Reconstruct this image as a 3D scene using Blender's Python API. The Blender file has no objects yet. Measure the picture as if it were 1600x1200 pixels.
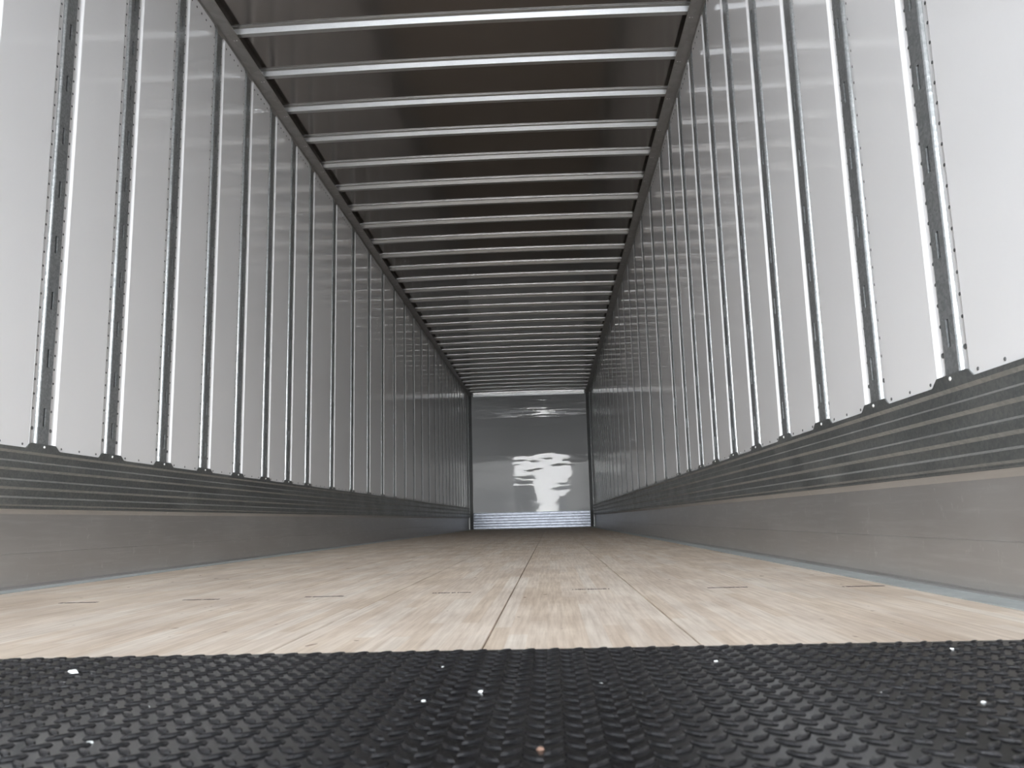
import bpy, math, random
from math import sin, cos, pi
random.seed(7)
S = bpy.context.scene
COL = S.collection

# ------------------------------------------------------------------ camera
F_PX = 1278.55
YAW, PITCH, ROLL, CAM_Z = -0.0432, 0.1647, -0.0255, 0.168
def make_camera():
    from mathutils import Vector, Matrix
    fw = Vector((sin(YAW)*cos(PITCH), cos(YAW)*cos(PITCH), sin(PITCH)))
    r0 = Vector((cos(YAW), -sin(YAW), 0)); u0 = r0.cross(fw)
    r = r0*cos(ROLL) + u0*sin(ROLL); u = r.cross(fw)
    cam = bpy.data.cameras.new('camera'); o = bpy.data.objects.new('camera', cam); COL.objects.link(o)
    o.matrix_world = Matrix(((r.x, u.x, -fw.x, 0), (r.y, u.y, -fw.y, 0), (r.z, u.z, -fw.z, CAM_Z), (0, 0, 0, 1)))
    cam.sensor_width = 36; cam.lens = F_PX/1600*36; cam.clip_start = .02; cam.clip_end = 500
    cam.dof.use_dof = True; cam.dof.focus_distance = 3.2; cam.dof.aperture_fstop = 14
    S.camera = o
make_camera()

# ------------------------------------------------------------------ world, daylight
S.view_settings.view_transform = 'Standard'; S.view_settings.look = 'None'
S.view_settings.gamma = 1; S.view_settings.use_curve_mapping = False
S.view_settings.exposure = 0.0
S.cycles.use_denoising = True
S.cycles.max_bounces = 14; S.cycles.diffuse_bounces = 8; S.cycles.glossy_bounces = 10
S.cycles.sample_clamp_indirect = 8
W = bpy.data.worlds.new('overcast_sky'); S.world = W; W.use_nodes = True
wn = W.node_tree; wn.nodes.clear()
tc = wn.nodes.new('ShaderNodeTexCoord'); sx = wn.nodes.new('ShaderNodeSeparateXYZ')
rp = wn.nodes.new('ShaderNodeValToRGB'); bg = wn.nodes.new('ShaderNodeBackground'); wo = wn.nodes.new('ShaderNodeOutputWorld')
wn.links.new(tc.outputs['Generated'], sx.inputs[0]); wn.links.new(sx.outputs['Z'], rp.inputs[0])
rp.color_ramp.elements[0].position = 0.06; rp.color_ramp.elements[0].color = (.98, .99, 1, 1)
rp.color_ramp.elements[1].position = 0.20; rp.color_ramp.elements[1].color = (.90, .93, .96, 1)
e3 = rp.color_ramp.elements.new(.38); e3.color = (.42, .44, .48, 1)
e2 = rp.color_ramp.elements.new(.75); e2.color = (.16, .18, .22, 1)
wn.links.new(rp.outputs[0], bg.inputs[0]); bg.inputs[1].default_value = 54
wn.links.new(bg.outputs[0], wo.inputs[0])

# dimensions (metres; origin under the camera, floor top at z = 0, y runs into the trailer)
XL, XR = -1.595, 0.831
Y_REAR, Y_FRONT = -4.0, 16.324  # unseen rear stretched beyond a real trailer's length to soften the light falloff
Z_TAB, Z_SCUFF, Z_LIP, Z_KICK = 0.4405, 0.423, 0.241, 0.223
Z_RAIL, Z_ROOF = 2.652, 2.697
PITCH16, PITCH24 = 0.4064, 0.6096
POST_Y = {i: 1.6924 + i*PITCH16 for i in range(-13, 10)}
for i in range(-13, 0): POST_Y[i] -= .08
for i in range(10, 20): POST_Y[i] = POST_Y[i-1] + PITCH24
for i in range(20, 31): POST_Y[i] = POST_Y[i-1] + PITCH16

# portal that only guides the sampling of the sky through the open rear
pl = bpy.data.lights.new('rear_opening_portal', 'AREA'); pl.shape = 'RECTANGLE'
pl.size = XR-XL; pl.size_y = 2.7; pl.cycles.is_portal = True
po = bpy.data.objects.new('rear_opening_portal', pl); COL.objects.link(po)
po.location = ((XL+XR)/2, Y_REAR-.02, 1.35); po.rotation_euler = (pi/2, 0, 0)

# ------------------------------------------------------------------ materials
def mat(name, base, metallic=0.0, rough=0.5, spec=0.5):
    m = bpy.data.materials.new(name); m.use_nodes = True
    b = m.node_tree.nodes['Principled BSDF']
    b.inputs['Base Color'].default_value = (*base, 1); b.inputs['Metallic'].default_value = metallic
    b.inputs['Roughness'].default_value = rough; b.inputs['Specular IOR Level'].default_value = spec
    return m, m.node_tree, b
def nd(t, kind, **kw):
    n = t.nodes.new(kind)
    for k, v in kw.items(): setattr(n, k, v)
    return n
def coords(t, scale=(1, 1, 1), rot=(0, 0, 0), kind='Object'):
    c = nd(t, 'ShaderNodeTexCoord'); m = nd(t, 'ShaderNodeMapping')
    m.inputs['Scale'].default_value = scale; m.inputs['Rotation'].default_value = rot
    t.links.new(c.outputs[kind], m.inputs[0]); return m.outputs[0]
def world_coords(t, scale=(1, 1, 1)):
    g = nd(t, 'ShaderNodeNewGeometry'); m = nd(t, 'ShaderNodeMapping'); m.inputs['Scale'].default_value = scale
    t.links.new(g.outputs['Position'], m.inputs[0]); return m.outputs[0]
def noise(t, vec, scale, detail=3, rough=.5):
    n = nd(t, 'ShaderNodeTexNoise'); n.inputs['Scale'].default_value = scale
    n.inputs['Detail'].default_value = detail; n.inputs['Roughness'].default_value = rough
    t.links.new(vec, n.inputs['Vector']); return n.outputs['Fac']
def ramp(t, fac, stops):
    r = nd(t, 'ShaderNodeValToRGB'); e = r.color_ramp.elements
    while len(e) < len(stops): e.new(.5)
    for k, (p, c) in enumerate(stops):
        e[k].position = p; e[k].color = (*c, 1) if len(c) == 3 else c
    t.links.new(fac, r.inputs[0]); return r.outputs[0]
def bump(t, b, h, strength, dist):
    n = nd(t, 'ShaderNodeBump'); n.inputs['Strength'].default_value = strength; n.inputs['Distance'].default_value = dist
    t.links.new(h, n.inputs['Height']); t.links.new(n.outputs[0], b.inputs['Normal'])
def mix(t, fac, a, c, mode='MIX'):
    n = nd(t, 'ShaderNodeMix', data_type='RGBA', blend_type=mode)
    if isinstance(fac, (int, float)): n.inputs[0].default_value = fac
    else: t.links.new(fac, n.inputs[0])
    for s, v in ((n.inputs[6], a), (n.inputs[7], c)):
        if isinstance(v, tuple): s.default_value = (*v, 1)
        else: t.links.new(v, s)
    return n.outputs[2]
def math_node(t, op, a, b=None):
    n = nd(t, 'ShaderNodeMath', operation=op)
    for k, v in enumerate((a, b)):
        if v is None: continue
        if isinstance(v, (int, float)): n.inputs[k].default_value = v
        else: t.links.new(v, n.inputs[k])
    return n.outputs[0]

# glossy white prepainted panel, faintly oil-canned
M_PANEL, t, b = mat('white_panel', (.88, .885, .895), 0, .07, .85)
v = world_coords(t, (1, 1, .8))
bump(t, b, noise(t, v, 3.2, 1), .18, .006)

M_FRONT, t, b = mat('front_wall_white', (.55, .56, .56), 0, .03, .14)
v = world_coords(t, (.55, 1, 1.9))
n1 = noise(t, v, 2.0, 2, .45)
n2 = noise(t, world_coords(t, (.35, 1, 3.2)), 2.6, 2)
sz = nd(t, 'ShaderNodeSeparateXYZ'); g = nd(t, 'ShaderNodeNewGeometry'); t.links.new(g.outputs['Position'], sz.inputs[0])
top = nd(t, 'ShaderNodeMapRange'); top.inputs[1].default_value = 2.2; top.inputs[2].default_value = 2.35
t.links.new(sz.outputs['Z'], top.inputs[0])
h = math_node(t, 'ADD', math_node(t, 'MULTIPLY', n1, .9), math_node(t, 'MULTIPLY', math_node(t, 'MULTIPLY', n2, top.outputs[0]), 3.0))
bump(t, b, h, .35, .014)

def galvanised(name, dark, light, rough, spangle=70, smudge=0.0, metallic=.85, bumpy=.12):
    m, t, b = mat(name, dark, metallic, rough)
    v = world_coords(t)
    vo = nd(t, 'ShaderNodeTexVoronoi'); vo.inputs['Scale'].default_value = spangle
    t.links.new(v, vo.inputs['Vector'])
    sp = ramp(t, vo.outputs['Color'], [(.2, dark), (.85, light)])
    if smudge:
        s1 = noise(t, world_coords(t, (1, 1.2, 2.2)), 3.5, 6, .65)
        k = ramp(t, s1, [(.5, (0, 0, 0)), (.72, (smudge,)*3)])
        s2 = noise(t, world_coords(t, (1, 9, 1.2)), 4, 5, .7)
        k2 = ramp(t, s2, [(.52, (0, 0, 0)), (.70, (smudge*.8,)*3)])
        sp = mix(t, k, sp, (.42, .42, .40)); sp = mix(t, k2, sp, (.46, .46, .44))
        rr = ramp(t, s1, [(.4, (rough,)*3), (.75, (min(1, rough+.25),)*3)]); t.links.new(rr, b.inputs['Roughness'])
    t.links.new(sp, b.inputs['Base Color'])
    if bumpy: bump(t, b, vo.outputs['Distance'], bumpy, .002)
    return m
M_POST = galvanised('galvanised_post', (.33, .35, .355), (.46, .48, .49), .30, 150, metallic=.7)
M_SCUFF = galvanised('galvanised_scuff', (.29, .31, .31), (.36, .38, .375), .29, 160, .3, .92, .05)
M_RIDGE = galvanised('rubbed_lit_ridge', (.40, .41, .395), (.52, .52, .50), .32, 110, .5, .6, .05)  # paler ledge zinc: floor shine painted in together with wear
M_BOW = galvanised('galvanised_bow', (.56, .56, .55), (.59, .59, .58), .32, 200, 0, .85, 0)
M_HEAD = galvanised('header_metal', (.75, .75, .74), (.8, .8, .79), .25, 60, 0, .9, 0)
M_CORNER = galvanised('corner_metal', (.26, .27, .27), (.3, .31, .31), .45, 60, 0, .5, 0)
M_RAIL = galvanised('rail_aluminium', (.38, .37, .355), (.44, .43, .42), .42, 30, 0, .7)
M_STRIP = galvanised('sill_strip', (.55, .60, .60), (.63, .67, .67), .4, 30, .1, .6)

M_KICK, t, b = mat('satin_aluminium', (.42, .41, .40), .75, .28)
s1 = noise(t, world_coords(t, (1, 1.0, 2.6)), 2.2, 6, .6)
s3 = noise(t, world_coords(t, (1, 1.6, 26)), 3.0, 4, .6)
c = mix(t, ramp(t, s1, [(.45, (0, 0, 0)), (.75, (.5, .5, .5))]), (.56, .545, .53), (.68, .675, .66))
s4 = noise(t, world_coords(t, (1, 5, 3)), 5, 8, .75)
c = mix(t, ramp(t, s4, [(.60, (0, 0, 0)), (.70, (.55, .55, .55))]), c, (.85, .84, .82))
c = mix(t, ramp(t, s3, [(.5, (0, 0, 0)), (.8, (.45, .45, .45))]), c, (.74, .735, .72))
t.links.new(c, b.inputs['Base Color'])
t.links.new(ramp(t, s1, [(.3, (.29,)*3), (.75, (.42,)*3)]), b.inputs['Roughness'])
bump(t, b, s3, .12, .002)

M_ROOF, t, b = mat('roof_sheet', (.32, .295, .275), .92, .14)
bump(t, b, noise(t, world_coords(t, (.6, 1.2, 1)), 2.5, 1), .3, .01)

# laminated hardwood floor
M_WOOD, t, b = mat('laminated_hardwood', (.7, .6, .5), 0, .7, .03)
v = world_coords(t)
mp = nd(t, 'ShaderNodeMapping'); mp.inputs['Rotation'].default_value = (0, 0, pi/2); mp.inputs['Location'].default_value = (0, .098, 0)
t.links.new(v, mp.inputs[0])
br = nd(t, 'ShaderNodeTexBrick'); br.offset = .37; br.offset_frequency = 2; br.squash = 1.35; br.squash_frequency = 3
for k, val in (('Scale', 1.0), ('Mortar Size', .0003), ('Mortar Smooth', .3), ('Bias', 0.0), ('Brick Width', .42), ('Row Height', .02900)):
    br.inputs[k].default_value = val
br.inputs['Color1'].default_value = (0, 0, 0, 1); br.inputs['Color2'].default_value = (1, 1, 1, 1); br.inputs['Mortar'].default_value = (.15, .15, .15, 1)
t.links.new(mp.outputs[0], br.inputs['Vector'])
tone = ramp(t, br.outputs['Color'], [(0, (.75, .645, .53)), (.3, (.79, .69, .58)), (.7, (.82, .73, .63)), (1, (.84, .77, .68))])
gr = noise(t, world_coords(t, (60, 2.2, 1)), 2.2, 5, .6)
tone = mix(t, .75, tone, ramp(t, gr, [(.3, (.70, .66, .62)), (.62, (1, 1, 1))]), 'MULTIPLY')
bl = noise(t, world_coords(t, (1, .6, 1)), 5, 4, .6)
tone = mix(t, .9, tone, ramp(t, bl, [(.32, (.78, .745, .72)), (.62, (1, 1, 1))]), 'MULTIPLY')
kn = noise(t, world_coords(t, (24, 11, 1)), 1.5, 2, .5)
tone = mix(t, ramp(t, kn, [(.71, (0, 0, 0)), (.76, (.75, .75, .75))]), tone, (.20, .12, .07))
t.links.new(tone, b.inputs['Base Color'])
t.links.new(ramp(t, bl, [(.3, (.42,)*3), (.7, (.6,)*3)]), b.inputs['Roughness'])
bump(t, b, gr, .12, .001)

M_GAP, _, _ = mat('dark_gap', (.035, .022, .02), 0, .8, .2)
M_INK, _, _ = mat('stamp_ink', (.05, .03, .025), 0, .7, .2)
M_CHIP, _, _ = mat('pale_chip', (.75, .78, .76), 0, .5)
M_RUST, _, _ = mat('brown_chip', (.17, .10, .07), 0, .7)
M_RIVET, _, _ = mat('rivet_steel', (.17, .175, .18), .6, .42)
M_RIVET_BRIGHT, _, _ = mat('rivet_bright', (.85, .85, .84), .4, .35)
M_DARK, _, _ = mat('cavity_shade', (.02, .02, .02), 0, .7, .2)

# black tread plate: satin paint with worn dust
M_TREAD, t, b = mat('black_tread_paint', (.009, .009, .010), 0, .20, .55)
du = noise(t, world_coords(t, (1, 1, 1)), 9, 6, .65)
t.links.new(mix(t, ramp(t, du, [(.5, (0, 0, 0)), (.8, (.08, .08, .08))]), (.006, .006, .007), (.06, .06, .064)), b.inputs['Base Color'])
t.links.new(ramp(t, du, [(.3, (.13,)*3), (.8, (.25,)*3)]), b.inputs['Roughness'])
bump(t, b, noise(t, world_coords(t), 220, 3), .12, .0008)

M_GROUND, t, b = mat('yard_concrete', (.22, .21, .20), 0, .85, .2)
t.links.new(ramp(t, noise(t, world_coords(t), .8, 6), [(.3, (.33, .325, .315)), (.7, (.44, .43, .415))]), b.inputs['Base Color'])
M_SHELL, _, _ = mat('outer_skin', (.10, .10, .10), .3, .5)
M_TYRE, _, _ = mat('tyre_rubber', (.02, .02, .02), 0, .8, .2)
M_TRAILER_GREY, _, _ = mat('grey_body', (.16, .165, .17), 0, .4)
M_TRAILER_WHITE, _, _ = mat('pale_body', (.42, .43, .44), 0, .4)

# ------------------------------------------------------------------ mesh helpers
class MB:
    def __init__(s): s.v = []; s.f = []; s.m = []
    def add(s, vs, fs, mi=0):
        n = len(s.v); s.v += [tuple(p) for p in vs]
        for f in fs: s.f.append(tuple(n+i for i in f)); s.m.append(mi)
    def box(s, x0, x1, y0, y1, z0, z1, mi=0):
        x0, x1 = min(x0, x1), max(x0, x1)
        s.add([(x0,y0,z0),(x1,y0,z0),(x1,y1,z0),(x0,y1,z0),(x0,y0,z1),(x1,y0,z1),(x1,y1,z1),(x0,y1,z1)],
              [(0,3,2,1),(4,5,6,7),(0,1,5,4),(1,2,6,5),(2,3,7,6),(3,0,4,7)], mi)
    def extrude_y(s, prof, ys, mi=0, fn=None):      # closed (x,z) outline swept along y
        n = len(prof); vs = []
        for y in ys: vs += [((x, y, z) if fn is None else fn(x, y, z)) for x, z in prof]
        fs = [(k*n+i, k*n+(i+1) % n, (k+1)*n+(i+1) % n, (k+1)*n+i) for k in range(len(ys)-1) for i in range(n)]
        fs += [tuple(range(n))[::-1], tuple((len(ys)-1)*n+i for i in range(n))]
        s.add(vs, fs, mi)
    def extrude_z(s, prof, z0, z1, mi=0):           # closed (x,y) outline swept along z
        n = len(prof)
        vs = [(x, y, z0) for x, y in prof] + [(x, y, z1) for x, y in prof]
        fs = [(i, (i+1) % n, n+(i+1) % n, n+i) for i in range(n)] + [tuple(range(n))[::-1], tuple(range(n, 2*n))]
        s.add(vs, fs, mi)
    def dome(s, c, axis, r, h, seg=8, mi=0):        # rivet head: low dome on a surface, axis = outward normal (unit, along x, y or z)
        import mathutils
        a = mathutils.Vector(axis); u = a.orthogonal().normalized(); w = a.cross(u)
        cc = mathutils.Vector(c); vs = []
        for rr, hh in ((r, 0), (r*.8, h*.65), (r*.35, h)):
            vs += [cc + u*rr*cos(2*pi*k/seg) + w*rr*sin(2*pi*k/seg) + a*hh for k in range(seg)]
        fs = [(j*seg+k, j*seg+(k+1) % seg, (j+1)*seg+(k+1) % seg, (j+1)*seg+k) for j in range(2) for k in range(seg)]
        fs.append(tuple(2*seg+k for k in range(seg)))
        s.add(vs, fs, mi)
    def mesh(s, name, mats, smooth=False):
        import bmesh
        me = bpy.data.meshes.new(name); me.from_pydata(s.v, [], s.f)
        for m in (mats if isinstance(mats, (list, tuple)) else [mats]): me.materials.append(m)
        for p, mi in zip(me.polygons, s.m): p.material_index = mi; p.use_smooth = smooth
        bm = bmesh.new(); bm.from_mesh(me); bmesh.ops.recalc_face_normals(bm, faces=bm.faces); bm.to_mesh(me); bm.free()
        return me
def obj(name, me, parent=None, loc=(0, 0, 0)):
    o = bpy.data.objects.new(name, me); COL.objects.link(o); o.location = loc
    if parent: o.parent = parent
    return o
def tag(o, label=None, cat=None, group=None, kind=None):
    if label: o['label'] = label
    if cat: o['category'] = cat
    if group: o['group'] = group
    if kind: o['kind'] = kind
    return o
def inst(src, loc):                                  # copy of a thing, its parts and their sub-parts
    def rec(o, par):
        c = o.copy(); COL.objects.link(c); c.parent = par
        for ch in list(o.children): rec(ch, c)
        return c
    c = rec(src, None); c.location = loc; return c
ORD = ['first','second','third','fourth','fifth','sixth','seventh','eighth','ninth','tenth','eleventh','twelfth','thirteenth',
       'fourteenth','fifteenth','sixteenth','seventeenth','eighteenth','nineteenth']

# ------------------------------------------------------------------ the setting: shell
SIDES = (('left', XL, -1), ('right', XR, 1))
# floor: planks with grooves between, on a dark base
PLANK = .290; SEAM0 = -.098
m = MB()
xa, xb = XL+.012, XR-.012
seams = sorted(SEAM0 + k*PLANK for k in range(-6, 5)); seams = [s_ for s_ in seams if xa+.05 < s_ < xb-.02]
edges = [xa] + seams + [xb]
for k in range(len(edges)-1):
    g0 = .0014 if k else 0; g1 = .0014 if k < len(edges)-2 else 0
    a, c_ = edges[k]+g0, edges[k+1]-g1; bv = .0012
    m.extrude_y([(a, -.035), (c_, -.035), (c_, -bv), (c_-bv, 0), (a+bv, 0), (a, -bv)], [.66, Y_FRONT], 0)
m.box(XL+.012, XR-.012, .66, Y_FRONT, -.06, -.030, 1)
floor = tag(obj('floor', m.mesh('floor', [M_WOOD, M_GAP])), 'pale laminated hardwood trailer floor with lengthwise seams', None, None, 'structure')
# rows of small ink stamping across each board
rs = random.Random(3)
for cx, cy in [(-1.13, 1.955), (-.835, 1.965), (-.545, 1.975), (-.245, 2.005), (.09, 2.02), (.405, 1.985), (.70, 1.94)]:
    m = MB(); x = cx-.045
    while x < cx+.045:
        w = rs.choice((.002, .003, .0035, .005)); hgt = rs.choice((.012, .014, .016))
        m.box(x, x+w, cy-hgt/2, cy+hgt/2, 0, .0003); x += w + rs.choice((.0008, .0012, .0015))
        if rs.random() < .07: x += .003
    obj('ink_stamp', m.mesh('ink_stamp', M_INK), floor)

def sd(x0, s, d): return x0 + s*d                    # d > 0 goes outward, into the wall
for side, X, s in SIDES:
    m = MB(); m.box(sd(X, s, .030), sd(X, s, .060), Y_REAR, Y_FRONT+.06, -.06, 2.76)
    tag(obj('wall_'+side, m.mesh('wall', M_SHELL)), side+' wall of the trailer behind its panels', None, None, 'structure')
    # kick plate: satin aluminium band from floor to the scuff plate, leaning lip on top, foot ledge
    prof = [(.012, 0), (.012, .104), (.0135, .106), (.012, .108), (.012, Z_KICK), (.0, Z_LIP), (.029, Z_LIP), (.029, 0)]
    m = MB(); m.extrude_y([(sd(X, s, d), z) for d, z in prof], [Y_REAR, Y_FRONT-.12])
    prof = [(.012, .001), (.004, .001), (.004, .006), (.008, .010), (.012, .011)]
    m.extrude_y([(sd(X, s, d), z) for d, z in prof], [Y_REAR, Y_FRONT-.12])
    tag(obj('baseboard_'+side, m.mesh('baseboard', M_KICK)), 'satin aluminium kick plate along foot of '+side+' wall', None, None, 'structure')
    # pale metal strip between boards and kick plate
    m = MB(); m.box(sd(X, s, .004), sd(X, s, -.066), .66, Y_FRONT-.12, .0002, .0022)
    tag(obj('trim_1' if s < 0 else 'trim_2', m.mesh('sill_strip', M_STRIP)), 'pale metal sill strip along '+side+' edge of the floor', None, None, 'structure')

# ceiling: slightly cambered roof sheet
def camber(x):
    u = (x-(XL+XR)/2)/((XR-XL)/2); return .012*(1-u*u)
m = MB(); N = 24
xs = [XL-.06 + (XR-XL+.12)*k/N for k in range(N+1)]
prof = [(x, Z_ROOF+camber(x)) for x in xs] + [(x, Z_ROOF+.05+camber(x)) for x in reversed(xs)]
m.extrude_y(prof, [Y_REAR, Y_FRONT+.06])
ceil = tag(obj('ceiling', m.mesh('ceiling', M_ROOF)), 'dark metal roof sheet over the bows', None, None, 'structure')

# front wall
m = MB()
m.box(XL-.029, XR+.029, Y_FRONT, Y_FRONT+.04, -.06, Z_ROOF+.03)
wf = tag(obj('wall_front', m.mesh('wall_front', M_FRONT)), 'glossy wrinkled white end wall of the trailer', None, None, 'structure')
for z in (.50, .69, .88, 1.07, 1.26, 1.45, 1.83, 2.02):      # shallow pressed seam beads
    m = MB(); m.extrude_y([(XL+.07, z-.004), (XL+.07, z+.004), (XR-.07, z+.004), (XR-.07, z-.004)], [Y_FRONT-.004, Y_FRONT])
    obj('seam_bead', m.mesh('seam_bead', M_FRONT), wf)
m = MB(); zt = Z_ROOF-.012
m.extrude_y([(XL+.10, zt-.045), (XR-.09, zt-.045), (XR-.09, zt-.008), (XL+.10, zt-.008)], [Y_FRONT-.02, Y_FRONT-.001])
m.extrude_y([(XL+.10, zt-.008), (XR-.09, zt-.008), (XR-.09, zt+.02), (XL+.10, zt+.02)], [Y_FRONT-.035, Y_FRONT-.001])
tag(obj('trim_3', m.mesh('header_strip', M_HEAD)), 'bright metal header strip across top of the end wall', None, None, 'structure')
for nm, X, s in (('trim_4', XL, -1), ('trim_5', XR, 1)):
    m = MB(); m.extrude_z([(sd(X, s, .02), Y_FRONT-.13), (sd(X, s, -.004), Y_FRONT-.13), (sd(X, s, -.060), Y_FRONT-.004), (sd(X, s, -.060), Y_FRONT), (sd(X, s, .02), Y_FRONT)], 0, Z_ROOF)
    tag(obj(nm, m.mesh('corner_post', M_CORNER)), 'grey angled corner post beside the end wall', None, None, 'structure')

# corrugated plate at the foot of the front wall
m = MB(); zz = 0.002; prof = [(.002, 0.0)]; pts = []
n_rib = 6; hh = (.318-.002)/n_rib
pts = [(Y_FRONT-.002, .002)]
for k in range(n_rib):
    z0 = .002 + k*hh
    pts += [(Y_FRONT-.006, z0), (Y_FRONT-.006, z0+.006), (Y_FRONT-.0225, z0+.012), (Y_FRONT-.0213, z0+hh-.012), (Y_FRONT-.006, z0+hh-.005)]
pts += [(Y_FRONT-.006, .318), (Y_FRONT-.002, .318)]
x0, x1 = XL+.063, XR-.063; n = len(pts)
m.add([(x0, y, z) for y, z in pts] + [(x1, y, z) for y, z in pts], [(i, (i+1) % n, n+(i+1) % n, n+i) for i in range(n)] + [tuple(range(n))[::-1], tuple(range(n, 2*n))])
M_FPLATE = galvanised('front_plate_zinc', (.043, .047, .055), (.062, .067, .076), .24, 30, 0, .9, 0)
tag(obj('corrugated_plate', m.mesh('corrugated_plate', M_FPLATE)), 'bright corrugated metal plate along the foot of the far end wall', 'wall plate')

# ------------------------------------------------------------------ wall posts and panels
D_FL = .009
Z_BOT, Z_TOP = Z_SCUFF+.0005, Z_RAIL-.004
def post_meshes(X, s):
    # hat-section logistic post, slotted web flush with the panels, in local y about its centre
    m = MB(); hw = .0275; base = .0335; d1 = .024; th = .002
    sl_w = .0065; zs = []
    z = .555 + .1905*11
    slots = [(.497+.1905*k, .556+.1905*k) for k in range(0, 11) if .556+.1905*k < Z_TOP-.05]
    def wall(pts, z0, z1): m.extrude_z([(sd(X, s, d), y) for y, d in pts], z0, z1)
    # side walls and hidden flanges
    for q in (-1, 1):
        wall([(q*base, D_FL+.004), (q*base, D_FL), (q*(base-.001), D_FL*.62), (q*(base-.003), D_FL*.25), (q*hw, 0), (q*hw, th), (q*(base-.004), D_FL*.8), (q*(base-.002), D_FL+.004)], Z_BOT, Z_TOP)
    # web with slot openings
    wall([(-hw, 0), (-sl_w, 0), (-sl_w, th), (-hw, th)], Z_BOT, Z_TOP)
    wall([(sl_w, 0), (hw, 0), (hw, th), (sl_w, th)], Z_BOT, Z_TOP)
    zc = Z_BOT
    for a, c in slots:
        wall([(-sl_w, 0), (sl_w, 0), (sl_w, th), (-sl_w, th)], zc, a); zc = c
        # turned-in lips of each slot
        wall([(sl_w, .0), (sl_w-.0012, .0), (sl_w-.0012, .007), (sl_w, .007)], a, c)
    wall([(-sl_w, 0), (sl_w, 0), (sl_w, th), (-sl_w, th)], zc, Z_TOP)
    body = m.mesh('upright_post', M_POST)
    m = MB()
    wall([(-.012, .018), (.012, .018), (.012, .020), (-.012, .020)], Z_BOT, Z_TOP)  # near-black sheet, painted shade of the hollow behind the slots
    return body, m.mesh('post_shade', M_DARK)
def panel_meshes(X, s, w):
    # sheet between two post centres, y from 0 to w; edges joggled back onto the post flanges
    e = .0345; j0, j1 = .058, .069
    prof = [(e, D_FL), (j0, D_FL), (j0+.003, D_FL-.0012), (j1-.003, .0012), (j1, 0), (w-j1, 0), (w-j1+.003, .0012), (w-j0-.003, D_FL-.0012), (w-j0, D_FL), (w-e, D_FL)]
    back = [(y, d+.0022) for y, d in reversed(prof)]
    m = MB(); m.extrude_z([(sd(X, s, d), y) for y, d in prof+back], Z_BOT, Z_TOP)
    body = m.mesh('lining_panel', M_PANEL)
    rows = []
    for y in (.0475, w-.0475):
        m = MB(); z = .55
        while z < Z_TOP-.045:
            m.dome((sd(X, s, D_FL), y, z), (-s, 0, 0), .0043, .0020, 6); z += .0462
        m.dome((sd(X, s, D_FL), y+.002, .488), (-s, 0, 0), .0062, .0035, 10)
        rows.append(m.mesh('rivet_row', M_RIVET, True))
    m = MB(); k = max(3, round((w-.1)/.105))
    yy = .1
    while yy < w-.09:
        m.dome((sd(X, s, 0), yy, .4335), (-s, 0, 0), .0042, .002, 6); yy += (w-.2)/round((w-.2)/.1033) - 1e-6
    rows.append(m.mesh('rivet_row', M_RIVET, True))
    m = MB(); y = .085
    while y < w-.07:
        m.dome((sd(X, s, 0), y, 2.600), (-s, 0, 0), .0056, .0024, 6); y += .052
    rows.append(m.mesh('rivet_row', M_RIVET, True))
    return body, rows

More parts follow.
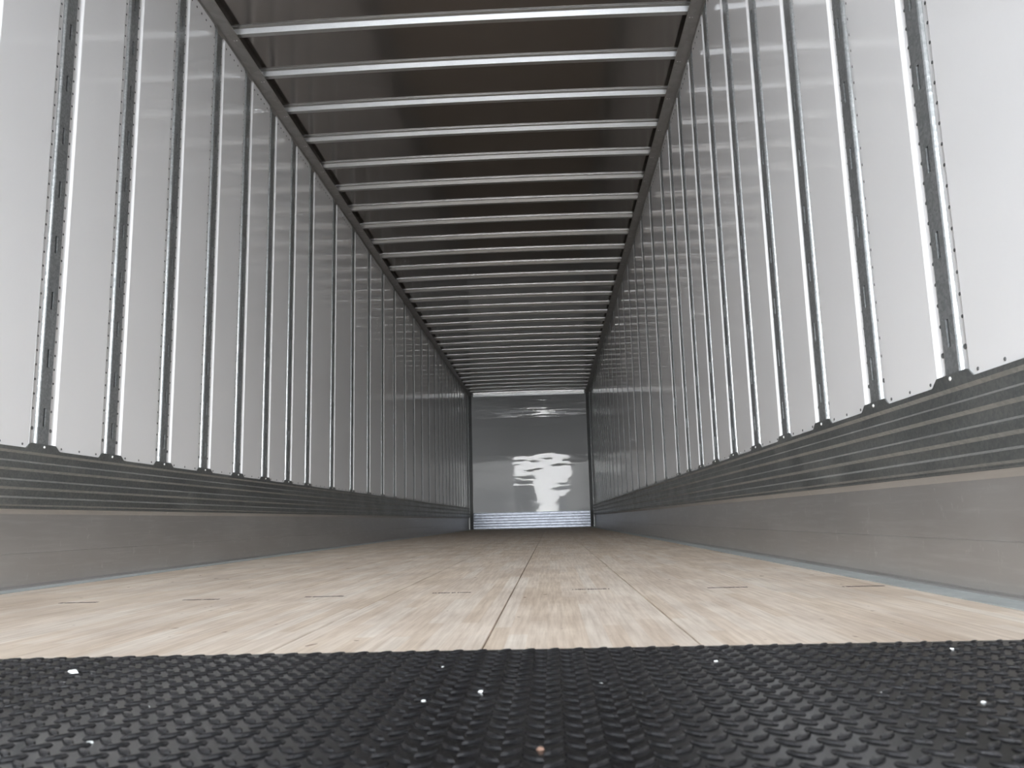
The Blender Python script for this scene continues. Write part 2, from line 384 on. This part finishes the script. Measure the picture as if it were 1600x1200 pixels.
for side, X, s in SIDES:
    pm, shade_me = post_meshes(X, s)
    first = 1 if s < 0 else 0                        # first post that shows in the photograph
    proto = None
    for i in range(-13, 31):
        if proto is None:
            o = obj('upright_post', pm, None, (0, POST_Y[i], 0)); obj('slot_shade', shade_me, o); proto = o
        else: o = inst(proto, (0, POST_Y[i], 0))
        if i < first:
            lab = 'galvanised slotted %s wall post beside the open rear, %s from the opening' % (side, ORD[i+13])
        elif i <= 15:
            lab = 'galvanised slotted wall post, %s in view from the camera end of the %s wall' % (ORD[i-first], side)
        else:
            lab = 'galvanised slotted wall post on the %s wall, %s from the white end wall' % (side, ORD[30-i])
        tag(o, lab, 'post', side+' wall posts')
    protos = {}
    for i in range(-13, 31):
        y1 = POST_Y[i+1] if i < 30 else Y_FRONT
        w = y1-POST_Y[i]; key = round(w, 3)
        if key not in protos:
            body, rows = panel_meshes(X, s, w); o = obj('lining_panel', body, None, (0, POST_Y[i], 0))
            for r in rows: obj('rivet_row', r, o)
            protos[key] = o
        else: o = inst(protos[key], (0, POST_Y[i], 0))
        if i < first-1:
            lab = 'glossy white %s wall panel beside the open rear, %s from the opening' % (side, ORD[i+13])
        elif i <= 14:
            lab = 'glossy white panel, %s in view from the camera end of the %s wall' % (ORD[i-first+1], side)
        else:
            lab = 'glossy white panel on the %s wall, %s from the white end wall' % (side, ORD[30-i])
        tag(o, lab, 'wall panel', side+' wall panels')
    # corrugated scuff plate with a tab under every post
    prof = [(-.004, Z_SCUFF), (-.004, .4120), (.005, .4050), (.005, .3840), (-.004, .3780), (-.004, .3595), (.005, .3525), (.005, .3285),
            (-.004, .3225), (-.004, .3035), (.005, .2965), (.005, .2760), (-.004, .2700), (-.004, .2515), (.003, .2465), (.003, Z_LIP-.001), (-.001, Z_LIP-.001),
            (-.001, Z_LIP-.003), (.010, Z_LIP-.003), (.010, .4), (-.001, Z_SCUFF)]
    m = MB(); m.extrude_y([(sd(X, s, d), z) for d, z in prof], [Y_REAR, Y_FRONT-.12])
    for q in (1, 3, 5, 7, 9, 11, 13): m.m[q] = 1               # sloped ledges paler: floor reflection put into the colour, along with rubbing
    for i in range(-13, 31):
        y = POST_Y[i]; a, c = .092, .060
        tp = [(y-a, Z_SCUFF-.004), (y-c-.006, Z_TAB-.001), (y-c, Z_TAB), (y+c, Z_TAB), (y+c+.006, Z_TAB-.001), (y+a, Z_SCUFF-.004)]
        n = len(tp); vs = [(sd(X, s, -.0038), yy, z) for yy, z in tp] + [(sd(X, s, -.001), yy, z) for yy, z in tp]
        m.add(vs, [(q, (q+1) % n, n+(q+1) % n, n+q) for q in range(n)] + [tuple(range(n))[::-1], tuple(range(n, 2*n))])
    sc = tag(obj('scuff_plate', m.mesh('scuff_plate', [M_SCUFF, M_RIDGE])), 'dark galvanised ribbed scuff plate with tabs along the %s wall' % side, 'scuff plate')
    for i in range(-13, 31):
        m = MB(); m.dome((sd(X, s, -.0038), POST_Y[i]+.005, Z_TAB-.009), (-s, 0, 0), .0048, .0028, 8)
        tag(obj('rivet', m.mesh('rivet', M_RIVET_BRIGHT, True), sc), 'bright rivet head')
    # top rail
    prof = [(.028, Z_RAIL-.002), (-.001, Z_RAIL-.002), (-.0012, Z_RAIL-.016), (-.0026, Z_RAIL-.016), (-.003, Z_RAIL-.003), (-.062, Z_RAIL), (-.066, Z_RAIL+.002), (-.066, Z_RAIL+.0065), (-.040, Z_RAIL+.0055), (-.036, Z_ROOF), (.028, Z_ROOF)]
    m = MB(); m.extrude_y([(sd(X, s, d), z) for d, z in prof], [Y_REAR, Y_FRONT-.01])
    for i in range(-13, 31):                          # small gusset where each post meets the rail
        y = POST_Y[i]; g = [(y-.045, Z_RAIL-.014), (y-.032, Z_RAIL-.030), (y+.032, Z_RAIL-.030), (y+.045, Z_RAIL-.014)]
        vs = [(sd(X, s, -.0035), yy, z) for yy, z in g] + [(sd(X, s, -.0005), yy, z) for yy, z in g]
        m.add(vs, [(q, (q+1) % 4, 4+(q+1) % 4, 4+q) for q in range(4)] + [(3, 2, 1, 0), (4, 5, 6, 7)])
    tag(obj('top_rail', m.mesh('top_rail', M_RAIL)), 'grey aluminium top rail along the upper edge of the %s wall' % side, 'rail')

# ------------------------------------------------------------------ roof bows
def bow_mesh():
    m = MB(); zb = Z_ROOF-.0245; zr = Z_ROOF-.0005; N = 16
    # section in (y, z): lip, front flange on the roof, sloping bright side, web, rear side and flange
    sec = [(-.040, zr-.006), (-.038, zr-.006), (-.038, zr-.002), (-.013, zr-.002), (0, zb), (.030, zb), (.036, zr-.002), (.056, zr-.002),
           (.056, zr), (.034, zr), (.028, zb+.002), (.001, zb+.002), (-.010, zr), (-.040, zr)]
    a, c = XL+.038, XR-.038; n = len(sec); vs = []
    for k in range(N+1):
        x = a+(c-a)*k/N; u = camber(x)-camber(a)*0
        vs += [(x, y, z+u) for y, z in sec]
    fs = [(k*n+i, k*n+(i+1) % n, (k+1)*n+(i+1) % n, (k+1)*n+i) for k in range(N) for i in range(n)]
    fs += [tuple(range(n))[::-1], tuple(N*n+i for i in range(n))]
    m.add(vs, fs); return m.mesh('roof_bow', M_BOW)
bm_ = bow_mesh(); proto = None
NB = 30; Y_BOW0 = 3.800
for k in range(-18, NB+1):
    y = Y_BOW0 + k*PITCH16
    if proto is None:
        o = obj('roof_bow', bm_, None, (0, y, 0)); proto = o
        for X, s in ((XL, -1), (XR, 1)):
            for q in (.050, .036):
                m = MB(); m.dome((X-s*q, .018, Z_RAIL+.0008), (0, 0, -1), .0055, .003, 8)
                obj('rivet', m.mesh('rivet', M_RIVET_BRIGHT, True), o)['label'] = 'bright rivet head'
    else: o = inst(proto, (0, y, 0))
    if k < 0: lab = 'galvanised roof bow over the camera, %s before the first one in view' % ORD[-k-1]
    elif k < 16: lab = 'galvanised roof bow, %s in view down from the top of the photo' % ORD[k]
    else: lab = 'galvanised roof bow in the dark far ceiling, %s from the end wall' % ORD[NB-k]
    tag(o, lab, 'roof bow', 'roof bows')

# ------------------------------------------------------------------ black tread plate at the rear
PE = 1.075; PZ = .0065; P = .0302
m = MB()
m.extrude_y([(XL+.013, -.055), (XR-.013, -.055), (XR-.013, PZ), (XL+.013, PZ)], [Y_REAR-.02, .66])
m.extrude_y([(XL+.013, .0006), (XR-.013, .0006), (XR-.013, PZ), (XL+.013, PZ)], [.66, PE])
def lozenge(cx, cy, ang):
    L, Wd, H = .0118, .0036, .0025; ca, sa = cos(ang), sin(ang); vs = []
    out = [(1, 0), (.62, .72), (0, 1), (-.62, .72), (-1, 0), (-.62, -.72), (0, -1), (.62, -.72)]
    for k, hh in ((1, -.0003), (.80, H*.75), (.42, H)):
        for a, b_ in out:
            u, w = a*L*(k if k < 1 else 1), b_*Wd*k
            vs.append((cx+u*ca-w*sa, cy+u*sa+w*ca, PZ+hh))
    fs = [(j*8+i, j*8+(i+1) % 8, (j+1)*8+(i+1) % 8, (j+1)*8+i) for j in range(2) for i in range(8)] + [tuple(16+i for i in range(8))]
    m.add(vs, fs)
nx0 = int((XL+.03)/P)-1; y0 = PE-.012
for iy in range(0, int((PE+.1)/P)):
    for ix in range(nx0, int(XR/P)+1):
        for dx, dy, a in ((0, 0, pi/4), (.5, .5, 3*pi/4)):
            x = -.003 + (ix+dx)*P; y = y0-(iy+dy)*P
            if XL+.03 < x < XR-.03 and y > 0: lozenge(x, y, a)
me = m.mesh('tread_plate', M_TREAD, False)
tag(obj('tread_plate', me), 'black diamond tread plate covering the rear end of the floor', 'floor plate')

# loose chips and grit lying on the tread plate
def ray_ground(u, v, z):
    fw = (sin(YAW)*cos(PITCH), cos(YAW)*cos(PITCH), sin(PITCH)); r0 = (cos(YAW), -sin(YAW), 0)
    u0 = (r0[1]*fw[2]-r0[2]*fw[1], r0[2]*fw[0]-r0[0]*fw[2], r0[0]*fw[1]-r0[1]*fw[0])
    r = [r0[k]*cos(ROLL)+u0[k]*sin(ROLL) for k in range(3)]
    up = (r[1]*fw[2]-r[2]*fw[1], r[2]*fw[0]-r[0]*fw[2], r[0]*fw[1]-r[1]*fw[0])
    d = [fw[k]+(u-800)/F_PX*r[k]-(v-600)/F_PX*up[k] for k in range(3)]
    tt = (z-CAM_Z)/d[2]; return d[0]*tt, d[1]*tt
CHIPS = [(113, 1051, .0085, M_CHIP, 'pale oblong chip near the left edge of the tread plate'),
         (229, 1104, .0032, M_CHIP, 'pale crumb on the left part of the tread plate'),
         (140, 1160, .0034, M_CHIP, 'pale crumb at the lower left of the tread plate'),
         (692, 1042, .0030, M_CHIP, 'small white crumb just left of the middle of the plate'),
         (752, 1080, .0036, M_CHIP, 'white crumb in the middle of the tread plate'),
         (661, 1094, .0024, M_CHIP, 'tiny grey crumb left of the middle of the plate'),
         (773, 1148, .0026, M_CHIP, 'white crumb nearest the lower middle of the plate'),
         (845, 1170, .0042, M_RUST, 'brown flake at the lower middle of the tread plate'),
         (938, 1067, .0026, M_CHIP, 'white crumb right of the middle of the plate'),
         (1119, 1032, .0028, M_CHIP, 'white crumb by the wooden floor, right of the dark band'),
         (1372, 1083, .0040, M_CHIP, 'pale shard on the right part of the tread plate'),
         (1487, 1013, .0030, M_CHIP, 'white crumb close to the floor edge at the right'),
         (1537, 1096, .0024, M_CHIP, 'pale crumb near the right edge of the tread plate')]
for u, v_, r, mt, lab in CHIPS:
    x, y = ray_ground(u, v_, PZ+.001); rr = random.Random(u); m = MB(); n = 7
    ang = [2*pi*(k+rr.uniform(-.3, .3))/n for k in range(n)]; rad = [r*rr.uniform(.55, 1) for _ in range(n)]
    vs = [(rad[k]*cos(ang[k])*1.1, rad[k]*sin(ang[k])*.8, 0) for k in range(n)] + [(rad[k]*cos(ang[k])*.8, rad[k]*sin(ang[k])*.6, r*rr.uniform(.25, .5)) for k in range(n)]
    m.add(vs, [(k, (k+1) % n, n+(k+1) % n, n+k) for k in range(n)] + [tuple(range(n))[::-1], tuple(range(n, 2*n))])
    tag(obj('grit_chip', m.mesh('grit_chip', mt), None, (x, y, PZ+.0002)), lab, 'chip', 'chips on the tread plate')

# ------------------------------------------------------------------ yard outside the open rear (seen only as reflections in the glossy walls)
m = MB(); m.box(-60, 60, -70, Y_FRONT+12, -1.45, -1.35)
tag(obj('ground', m.mesh('ground', M_GROUND)), 'concrete yard behind the trailer', None, None, 'structure')
def parked_trailer(x, y, w, h, mt, lab):
    e = bpy.data.objects.new('parked_trailer', None); COL.objects.link(e); e.location = (x, y, -1.35); tag(e, lab, 'trailer')
    m = MB(); m.box(-w/2, w/2, -12, 0, 1.1, h); m.box(-w/2-.03, w/2+.03, -.05, .02, 1.0, 1.12); obj('body', m.mesh('body', mt), e)
    for wy in (-1.6, -2.9):
        for sx_ in (-1, 1):
            m = MB(); n = 20; r = .5; xs_ = (sx_*(w/2-.5), sx_*(w/2-.02))
            vs = [(xx, wy+r*cos(2*pi*k/n), r+r*sin(2*pi*k/n)) for xx in xs_ for k in range(n)]
            m.add(vs, [(k, (k+1) % n, n+(k+1) % n, n+k) for k in range(n)] + [tuple(range(n))[::-1], tuple(range(n, 2*n))])
            obj('wheel', m.mesh('wheel', M_TYRE), e)
    for sx_ in (-1, 1):
        m = MB(); m.box(sx_*.7-.06, sx_*.7+.06, -9.1, -8.98, 0, 1.1); obj('landing_leg', m.mesh('landing_leg', M_TYRE), e)
parked_trailer(-2.4, -18, 2.6, 4.1, M_TRAILER_GREY, 'dark grey parked trailer across the yard')
parked_trailer(1.9, -36, 2.6, 4.1, M_TRAILER_WHITE, 'pale parked trailer across the yard')
